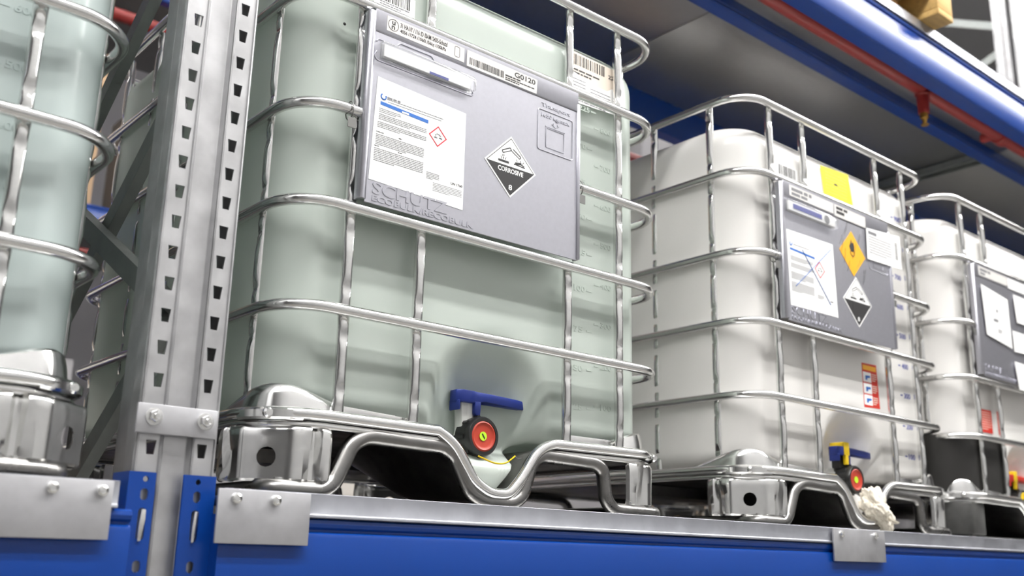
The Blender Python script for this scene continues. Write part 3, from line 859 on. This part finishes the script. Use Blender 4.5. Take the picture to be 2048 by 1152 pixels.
def ibc(x, y, label, bm, kind, rotz=0):
    t = thing('bulk_container', label, 'tank', (x, y, 0), rotz, 'caged bulk liquid containers on the shelf')
    obj('bottle', bottle(bm), None, t)
    plastic_feet = kind == 'far'
    for k in ('h1', 'h2', 'h3', 'h4', 'h5'): obj('horizontal_tube', ME[k], 'tube_zinc', t)
    yv = .0165
    A, B = .3465, .191
    for vx in (-A, A): obj('upright_tube', ME['vfull'], 'tube_zinc', t, (vx, yv, 0))
    for vx in (-B, B):
        obj('upright_tube', ME['vlow'], 'tube_zinc', t, (vx, yv, 0)); obj('upright_tube', ME['vtop'], 'tube_zinc', t, (vx, yv, 0))
    for vx in (-A, -B, B, A): obj('upright_tube', ME['vfull'], 'tube_zinc', t, (vx, DY-TR-yv, 0), PI)
    for vy in (.130, .330, .545, .760, .955):
        obj('upright_tube', ME['vfull'], 'tube_zinc', t, (lx(-HW+TR+yv), vy, 0), -PI/2); obj('upright_tube', ME['vfull'], 'tube_zinc', t, (HW-TR-yv, vy, 0), PI/2)
    rim = obj('tray_rim', ME['rim'], 'bright_steel', t); obj('lower_lip', ME['rim2'], 'bright_steel', rim)
    obj('rim_clip', ME['clip_l'], 'bright_steel', rim); obj('rim_clip', ME['clip_r'], 'bright_steel', rim)
    tr = obj('tray_sheet', ME['tray'], 'dark_steel', t)
    for k in ('guard', 'guard_fr', 'guard_bl', 'guard_br'): obj('corner_guard', ME[k], 'bright_steel', tr)
    obj('upstand', ME['upl'], 'bright_steel', tr); obj('upstand', ME['upr'], 'bright_steel', tr)
    if not plastic_feet:
        obj('skid_tube', ME['skid'], 'skid_steel', t)
    else:
        obj('skid_plate', MB().box(-.46, .46, .03, .13, .022, .038).mesh('skid_plate', 0), 'worn_black', t)
    obj('skid_tube', ME['skid_r'], 'skid_steel', t)
    for rx in (-.42, .0, .42): obj('runner_tube', ME['runner'], 'dark_steel', t, (rx, 0, 0))
    obj('cross_bearer', ME['cross'], 'dark_steel', t)
    for i, k in enumerate(('foot', 'foot_fr', 'foot_bl', 'foot_br')):
        if plastic_feet:
            sx = -1 if k in ('foot', 'foot_bl') else 1; yy = (.012, .150) if i < 2 else (DY-.16, DY-.03)
            V = MB().prism([(sx*.485, yy[0]+.03), (sx*.46, yy[0]), (sx*.372, yy[0]), (sx*.372, yy[1]), (sx*.485, yy[1])], 'z', .040, .140)
            fo = obj('corner_foot', bevel_mesh(V.mesh('corner_foot', 0), .006), 'worn_black', t)
        else:
            fo = obj('corner_foot', ME[k], 'bright_steel', t)
            if i < 2:
                sx = -1 if i == 0 else 1
                for bx, by in ((.445, .028), (.405, .022)) if i == 0 else ((.40, .022),):
                    obj('foot_bolt', ME['fbolt'], 'bright_steel', fo, (sx*bx, by-.004, .056))
    pl = obj('label_plate', ME['plate'], 'plate_steel', t)
    for px, sx in ((-.372, 1), (.207, -1)):
        tg = obj('seal_tag', bevel_mesh(MB().box(px-.009, px+.009, -.012, -.0105, BARS[2]-.040, BARS[2]-.020).mesh('seal_tag', 0), .0005, 1), 'tag_metal', t)
        obj('tag_ring', MB().tube([(px+.0, .0+.0135*math.sin(a), BARS[2]-.003+.018*math.cos(a)) for a in [2*PI*k/14 for k in range(14)]], .0012, 6, True).mesh('tag_ring', 60), 'tag_metal', tg)
    if kind in ('main', 'white', 'far'): emboss(pl)
    if kind == 'main':
        mainlabels(t, pl); valve(t, wire=True); volume_marks(t, bm)
    elif kind == 'white':
        whitelabels(t, pl); valve(t, fwd=.020, stem='black_plastic', band=True); volume_marks(t, bm, True)
    elif kind == 'far':
        farlabels(t, pl); valve(t, stem='black_plastic', band=True, cap='yellow', handle='sticker_red', tagc='black_plastic')
    else:
        valve(t); volume_marks(t, bm)
    return t

def ribs(pl):
    mb = MB()
    mb.tube(round_path([(-.332, YP, .866), (-.328, YP, .872), (-.286, YP, .872), (-.280, YP, .880), (-.205, YP, .880), (-.197, YP, .868), (-.170, YP, .868), (-.105, YP, .868)], .004, 3), .0016, 6)
    mb.tube(round_path([(-.330, YP, .846), (-.336, YP, .838), (-.330, YP, .828), (-.106, YP, .828), (-.100, YP, .834), (-.104, YP, .842)], .005, 3), .0016, 6)
    obj('pressed_rib', mb.mesh('pressed_rib', 60), 'plate_steel', pl)
def mainlabels(t, pl):
    ribs(pl)
    y = -.0146
    # united nations marking strip
    a = sticker(t, 'marking_label', [(-.313, .895), (-.128, .893), (-.128, .924), (-.313, .926)], 'paper_grey', y, 'narrow grey label with black approval code')
    yy = y-.0005
    ring = MB().tube([(-.2985+.0115*math.cos(q), yy, .9105+.0118*math.sin(q)) for q in [2*PI*k/28 for k in range(28)]], .0006, 5, True)
    obj('ring_mark', ring.mesh('ring_mark', 60), 'ink', a)
    for s, x, z, w, h in (('u', -.302, .911, .0075, .0075), ('n', -.3025, .9015, .0075, .0075), ('31 HA1/Y / 116 /D /BAM12435-Schutz/', -.283, .9115, .113, .0098), ('4056 /1724 /1060l /56kg /100kPa', -.283, .8985, .109, .0098)):
        obj('lettering', text_mesh(s, w, h, .0003), 'ink', a, (x, yy, z))
    obj('outline_mark', MB().tube(round_path([(-.152, yy, .899), (-.140, yy, .899), (-.140, yy, .921), (-.152, yy, .921)], .003, 3, True), .0005, 5, True).mesh('outline_mark', 60), 'ink', a)
    b = sticker(t, 'barcode_label', [(-.121, .889), (.067, .889), (.069, .922), (-.121, .924)], 'paper_grey', y, 'grey barcode label reading G0120')
    bars_print(b, -.114, -.022, .8945, .9095, yy, 34, 5)
    obj('lettering', text_mesh('G0120', .058, .0115, .0003), 'ink', b, (.005, yy, .9075))
    lines_print(b, [(-.020, .064, .9050, 1, .004, .0032), (-.020, .060, .8995, 2, .0042, .0024)], yy, 'ink', 8)
    # big data sheet
    p = sticker(t, 'data_sheet_label', [(-.332, .592), (-.117, .584), (-.117, .786), (-.325, .796)], 'paper', YP, 'white product data label with red corrosive diamond')
    yy = YP-.0005
    logo = MB().tube([(-.310+.0055*math.cos(q), yy, .7595+.0055*math.sin(q)) for q in [math.radians(d) for d in range(130, 391, 20)]], .0014, 6)
    obj('logo', logo.mesh('logo', 60), 'ink_blue', p)
    obj('blue_bar', MB().prism([(-.316, .742), (-.207, .737), (-.207, .744), (-.316, .749)], 'y', yy-.0003, yy).mesh('blue_bar', 0), 'ink_blue', p)
    lines_print(p, [(-.268, -.240, .7435, 1, .004, .0035)], yy-.0003, 'paper', 12, 'bar_print')
    lines_print(p, [(-.302, -.120, .7575, 1, .003, .0014), (-.302, -.262, .7620, 1, .003, .0035), (-.30, -.128, .7525, 1, .003, .0010),
                    (-.318, -.270, .735, 3, .0032, .0012), (-.318, -.210, .724, 4, .0032, .0014), (-.320, -.210, .708, 4, .0032, .0014),
                    (-.322, -.214, .683, 7, .0032, .0014), (-.324, -.214, .655, 8, .0033, .0014),
                    (-.206, -.176, .640, 5, .003, .0012), (-.19, -.121, .622, 6, .0030, .0009)], yy, 'ink_grey', 6)
    lines_print(p, [(-.272, -.260, .688, 1, .003, .0016), (-.272, -.260, .660, 1, .003, .0016), (-.322, -.300, .688, 1, .003, .0014), (-.324, -.300, .660, 1, .003, .0014)], yy, 'ink', 9, 'heading_print')
    ghs_diamond(p, -.183, .7175, .0215, yy)
    obj('lettering', text_mesh('UN 1760', .028, .0050, .0003), 'ink', p, (-.148, yy, .6290))
    hazard_diamond(t, .0015, .7065, .0685, .0665, YP, True, 'white and black corrosive hazard diamond')
    sleeve(t, -.325, -.101, .832, .866)
    # labels on the bottle front
    yb = .0295
    w1 = sticker(t, 'barcode_label', rect(-.318, -.222, .972, 1.012), 'paper', .0295, 'white barcode label on the tank above the plate')
    bars_print(w1, -.312, -.232, .984, 1.010, .029, 30, 7, 'ink'); lines_print(w1, [(-.305, -.235, .982, 2, .005, .0022)], .029, 'ink_grey', 4)
    w2 = sticker(t, 'barcode_label', [(.212, .985), (.300, .985), (.345, 1.000), (.362, 1.030), (.362, 1.058), (.212, 1.062)], 'paper_warm', .0295, 'beige barcode label on the tank near the right corner')
    bars_print(w2, .214, .318, 1.030, 1.056, .029, 26, 3)
    lines_print(w2, [(.214, .300, 1.020, 2, .008, .004)], .029, 'ink', 5)
    obj('lettering', text_mesh('222', .026, .010, .0003), 'ink', w2, (.330, .029, 1.030))
    w3 = sticker(t, 'delivery_note', [(.208, .935), (.372, .945), (.376, 1.050), (.362, 1.052), (.358, 1.018), (.325, .996), (.28, .995), (.208, 1.012)], 'paper', .0285, 'translucent white delivery note behind the upright')
    lines_print(w3, [(.214, .255, .995, 6, .008, .0022), (.27, .335, .985, 5, .008, .0022), (.214, .350, .952, 2, .007, .003)], .028, 'ink_grey', 15)
    bars_print(w3, .362, .372, .96, 1.03, .028, 3, 2, 'ink_grey')
    # stain specks on the bottle
    obj('stain', MB().lathe([(.0035, .0), (.002, -.001)], 'y', 8, (-.375, .0355, .905)).mesh('stain'), 'ink', t)

def whitelabels(t, pl):
    y = -.0146
    a = sticker(t, 'marking_label', [(-.310, .895), (-.100, .893), (-.100, .924), (-.310, .926)], 'paper_grey', y, 'pale marking label strip along the top of the plate')
    lines_print(a, [(-.300, -.180, .920, 1, .01, .009), (-.300, -.200, .907, 1, .01, .008)], y-.0005, 'ink_grey', 2)
    b = sticker(t, 'barcode_label', [(-.095, .889), (.065, .889), (.067, .922), (-.095, .924)], 'paper_grey', y, 'pale code label strip beside the marking label')
    lines_print(b, [(-.085, .030, .919, 1, .01, .008), (-.085, -.02, .907, 1, .01, .009)], y-.0005, 'ink', 3)
    sleeve(t, -.332, -.092, .845, .880, True)
    p = sticker(t, 'data_sheet_label', [(-.326, .590), (-.106, .592), (-.112, .800), (-.331, .796)], 'paper', YP, 'white product data label crossed out with pen')
    yy = YP-.0005
    obj('blue_bar', MB().prism([(-.318, .742), (-.205, .737), (-.205, .743), (-.318, .748)], 'y', yy-.0003, yy).mesh('blue_bar', 0), 'ink_blue', p)
    obj('logo', MB().tube([(-.313+.005*math.cos(q), yy, .7595+.005*math.sin(q)) for q in [math.radians(d) for d in range(130, 391, 20)]], .0014, 6).mesh('logo', 60), 'ink_blue', p)
    lines_print(p, [(-.302, -.20, .760, 1, .003, .002), (-.318, -.215, .726, 4, .0034, .0014), (-.318, -.215, .706, 4, .0034, .0014), (-.318, -.215, .682, 6, .0034, .0014), (-.318, -.215, .655, 8, .0034, .0014), (-.20, -.17, .640, 4, .003, .0012), (-.14, -.112, .633, 1, .003, .004)], yy, 'ink_grey', 6)
    ghs_diamond(p, -.183, .712, .024, yy)
    mb = MB()
    for x0, z0, x1, z1 in ((-.300, .645, -.125, .782), (-.262, .752, -.140, .622)):
        mb.tube([(x0, yy-.0008, z0), (x1, yy-.0008, z1)], .0008, 5)
    obj('pen_cross', mb.mesh('pen_cross', 50), 'ink_blue', p)
    cx, cz, h = -.012, .795, .067
    o = sticker(t, 'hazard_label', [(cx, cz-h), (cx+h, cz), (cx, cz+h), (cx-h, cz)], 'orange_paper', YP, 'orange yellow oxidiser hazard diamond with flame')
    fl = MB(); fy = YP-.0005
    fl.prism([(cx-.010, cz+.008), (cx-.015, cz+.020), (cx-.008, cz+.030), (cx-.004, cz+.042), (cx+.001, cz+.030), (cx+.006, cz+.036), (cx+.011, cz+.022), (cx+.010, cz+.010), (cx, cz+.004)], 'y', fy-.0003, fy)
    fl.tube([(cx+.010*math.cos(q), fy, cz+.002+.010*math.sin(q)) for q in [2*PI*k/16 for k in range(16)]], .0012, 5, True)
    obj('symbol', fl.mesh('symbol', 0), 'ink', o)
    hazard_diamond(t, -.002, .655, .073, .073, YP, False, 'white and black corrosive diamond below the orange one')
    sc = MB(); rnd = random.Random(3)
    for k in range(14):
        sx, sz = rnd.uniform(-.08, .06), rnd.uniform(.60, .85); a = rnd.uniform(.5, 1.2)
        sc.tube([(sx, YP-.0012, sz), (sx+.03*math.cos(a)*.6, YP-.0012, sz+.03*math.sin(a)), (sx+.045*math.cos(a)*.5, YP-.0012, sz+.05*math.sin(a))], .0004, 4)
    obj('pen_scribble', sc.mesh('pen_scribble', 50), 'ink', t)
    n = sticker(t, 'delivery_note', [(.062, .795), (.252, .800), (.254, .905), (.066, .890)], 'paper', -.016, 'white delivery note hanging over the plate edge')
    lines_print(n, [(.075, .145, .884, 1, .01, .010), (.075, .20, .868, 7, .008, .0025)], -.0165, 'ink_grey', 5)
    bars_print(n, .222, .236, .825, .880, -.0165, 4, 2)
    w1 = sticker(t, 'barcode_label', rect(-.295, -.200, .968, 1.008), 'paper', .0295, 'white barcode label on the tank left of the yellow note')
    bars_print(w1, -.290, -.205, .975, 1.004, .029, 24, 7)
    yl = sticker(t, 'yellow_note', [(-.070, .955), (.080, .968), (.064, 1.066), (-.084, 1.056)], 'yellow_paper', .0290, 'bright yellow paper note on the tank')
    lines_print(yl, [(-.060, .05, 1.045, 8, .010, .001)], .0285, 'ink_grey', 8); lines_print(yl, [(-.015, .005, 1.018, 1, .01, .006)], .0285, 'ink', 2, 'note_mark')
    r = sticker(t, 'instruction_label', [(.090, .375), (.174, .378), (.168, .505), (.090, .503)], 'sticker_red', .0420, 'red valve instruction label with three pictures')
    ry = .0415
    obj('orange_band', MB().prism(rect(.094, .164, .484, .498), 'y', ry-.0003, ry).mesh('orange_band', 0), 'orange_paper', r)
    for k in range(3):
        pz = .383+.033*k
        pi_ = obj('picture', MB().prism(rect(.093, .136, pz, pz+.029), 'y', ry-.0003, ry).mesh('picture', 0), 'paper', r)
    vb = MB()
    for k in range(3):
        pz = .383+.033*k
        vb.prism([(.105, pz+.006), (.113, pz+.006), (.115, pz+.012), (.130, pz+.014), (.130, pz+.020), (.105, pz+.019)], 'y', ry-.0007, ry-.0003)
    obj('picture_print', vb.mesh('picture_print', 0), 'ink_blue', r)
    lines_print(r, [(.140, .164, .476-.034*k, 4, .006, .0028) for k in range(3)], ry, 'paper_warm', 4)

def farlabels(t, pl):
    y = -.0146
    a = sticker(t, 'marking_label', rect(-.310, -.100, .894, .926), 'paper_grey', y, 'pale marking strip along the top of the plate')
    lines_print(a, [(-.300, -.200, .920, 1, .01, .009), (-.300, -.220, .907, 1, .01, .008)], y-.0005, 'ink_grey', 2)
    b = sticker(t, 'marking_label', rect(-.095, .150, .888, .926), 'paper', y, 'white strip label beside the marking strip')
    p = sticker(t, 'white_sheet', [(-.300, .690), (-.118, .668), (-.118, .842), (-.310, .862)], 'paper', -.0175, 'crumpled white sheet taped on the plate')
    lines_print(p, [(-.215, -.190, .79, 1, .01, .010), (-.240, -.180, .755, 1, .01, .010), (-.215, -.185, .722, 3, .005, .003)], -.0180, 'ink_grey', 3)
    q = sticker(t, 'white_sheet', [(-.105, .66), (.10, .67), (.10, .735), (-.105, .735)], 'paper', -.0175, 'small white slip on the plate right of the crumpled sheet')
    q2 = sticker(t, 'white_sheet', [(-.10, .53), (.16, .53), (.16, .625), (-.115, .625)], 'paper', -.0185, 'large white sheet low on the plate')
    q3 = sticker(t, 'white_sheet', [(-.06, .77), (.10, .77), (.10, .87), (-.07, .87)], 'paper', -.0175, 'white sheet high on the plate')
    r = sticker(t, 'instruction_label', rect(-.290, -.200, .375, .452), 'sticker_red', .0405, 'red instruction label')
    lines_print(r, [(-.282, -.208, .444, 8, .008, .0022)], .040, 'paper_warm', 3)
    # black sheet pushed in between bottle and cage
    V = []; F = []
    path = []
    for k in range(8): path.append((-.492, .42-.28*k/7))
    for k in range(1, 10):
        a = PI+PI/2*k/9; path.append((-.492+.115+.115*math.cos(a), .139+.115*math.sin(a)))
    for k in range(1, 10): path.append((-.377+.205*k/9, .024))
    for (x, y_) in path:
        for z in (.172, .23, .30, .352): V.append((x, y_, z))
    for i in range(len(path)-1):
        for k in range(3): F.append((i*4+k, (i+1)*4+k, (i+1)*4+k+1, i*4+k+1))
    bs = obj('black_sheet', mesh('black_sheet', V, F, 60), 'black_sheet', t); bs['label'] = 'black sheet wrapped round the lower corner'

ibc(0, 0, 'pale green caged tank in the centre with corrosive diamond and blue valve handle', 'bottle_green', 'main')
ibc(1.2883, 0, 'white caged tank right of centre with orange diamond and yellow note', 'bottle_white', 'white')
ibc(-1.2525, -.016, 'pale teal caged tank cut off by the left edge of the photo', 'bottle_teal', 'left')
ibc(2.3843, .01, 'white caged tank at the far right with black lower corner', 'bottle_white', 'far')

# rag stuffed under the valve of the white tank
def rag():
    bm = bmesh.new(); bmesh.ops.create_icosphere(bm, subdivisions=5, radius=1)
    from mathutils import noise
    for v in bm.verts:
        n = v.co.normalized()
        d = 1+.42*noise.noise(n*1.7+Vector((3, 1, 7)))+.30*abs(noise.noise(n*3.8+Vector((9, 2, 1))))-.18*abs(noise.noise(n*7.5))+.06*noise.noise(n*15)
        p = n*d
        v.co = Vector((p.x*.052, p.y*.028, p.z*.050))
        v.co.x += -.55*v.co.z+(.018 if v.co.z < -.03 else 0)
        v.co.z -= .004
    me = bpy.data.meshes.new('rag'); bm.to_mesh(me); bm.free(); me.shade_smooth(); return me
rg = obj('crumpled_rag', rag(), 'rag_cloth', None, (1.2883+.040, -.004, .092))
tag(rg, 'crumpled cream rag stuffed under the valve of the white tank', 'rag')

# ------------------------------------------------------------------ upper level and background
def pallet(name, label, loc, m='wood', rotz=0):
    t = thing(name, label, 'pallet', loc, rotz)
    bl = bevel_mesh(MB().box(-.05, .05, 0, .14, .022, .100).mesh('block', 0), .003)
    for bx in (-.55, 0, .55):
        for by in (0, .33, .66): obj('block', bl, m, t, (bx, by, 0))
        obj('bottom_board', bevel_mesh(MB().box(bx-.05, bx+.05, 0, .80, 0, .022).mesh('bottom_board', 0), .002), m, t)
    for by in (0, .33, .66): obj('stringer_board', bevel_mesh(MB().box(-.60, .60, by, by+.14, .100, .122).mesh('stringer_board', 0), .002), m, t)
    for k in range(7): obj('deck_board', bevel_mesh(MB().box(-.60+.171*k+.0, -.60+.171*k+.145, 0, .80, .122, .144).mesh('deck_board', 0), .002), m, t)
    return t
def carton(label, loc, size, m, group=None):
    w, d, h = size
    t = thing('carton', label, 'carton', loc, 0, group)
    obj('box_body', bevel_mesh(MB().box(-w/2, w/2, 0, d, 0, h).mesh('box_body', 0), .004), m, t)
    obj('tape', MB().box(-.03, .03, -.002, d+.002, h-.08, h+.002).mesh('tape', 0), 'paper_warm', t)
    return t
pallet('wooden_pallet', 'wooden pallet on the upper shelf overhanging the beam in the top right corner', (1.25, -.105, LEVEL+.031))
carton('pale carton on the wooden pallet of the upper shelf', (1.25, -.08, LEVEL+.176), (1.1, .75, .8), 'carton_white')

# rack row on the far side of the aisle behind
BX = 3.6
for i, px in enumerate((-3.4, -.2, 3.0, 6.2, 9.4)):
    t = thing('rear_rack_post', 'galvanised post of the far rack row, '+ORD[i]+' from the left', 'rack post', (px, BX, 0), 0, 'posts of the far rack row')
    obj('post', post_me, 'galvanised', t)
for k, z in enumerate((-.1, 1.62, 3.0)):
    nm = ('low', 'middle', 'top')[k]
    t = thing('rear_rack_beam', 'blue '+nm+' beam of the far rack row, blurred behind the tanks', 'beam', (0, BX, z))
    obj('beam_rail', MB().prism(BEAM_PROF, 'x', -6.6, 12).mesh('beam_rail', 25), 'blue_paint', t)
    t = thing('rear_sprinkler_pipe', 'red '+nm+' sprinkler pipe of the far rack row', 'pipe', (0, BX+.16, z-.22))
    obj('pipe', MB().tube([(-6.5, 0, 0), (12, 0, 0)], .035, 14).mesh('pipe', 40), 'red_pipe', t)
rnd = random.Random(11)
for k, z in enumerate((-.1, 1.62, 3.0)):
    t = thing('rear_rack_deck', 'grey '+('low', 'middle', 'top')[k]+' shelf deck of the far rack row', 'shelf deck', (0, BX, z))
    obj('deck_panel', MB().box(-6.6, 12, .125, 1.15, -.022, -.0005).mesh('deck_panel', 0), 'panel_steel', t)
kinds = ['carton_white', 'carton_grey', 'carton_grey', 'carton_white', 'cardboard', 'carton_grey']
names = {'carton_white': 'white', 'cardboard': 'brown', 'carton_grey': 'grey', 'carton_red': 'red'}
for k, z in enumerate((-.1, 1.62, 3.0)):
    for i in range(12):
        m = kinds[(i*5+k*2) % 6]
        h = rnd.uniform(.7, 1.1)
        carton('blurred '+names[m]+' carton on the '+('low', 'middle', 'top')[k]+' shelf of the far rack row, '+ORD[i]+' from the left', (-5.4+1.3*i, BX+.14, z), (rnd.uniform(.8, 1.15), .9, h), m, 'cartons on the far rack row')
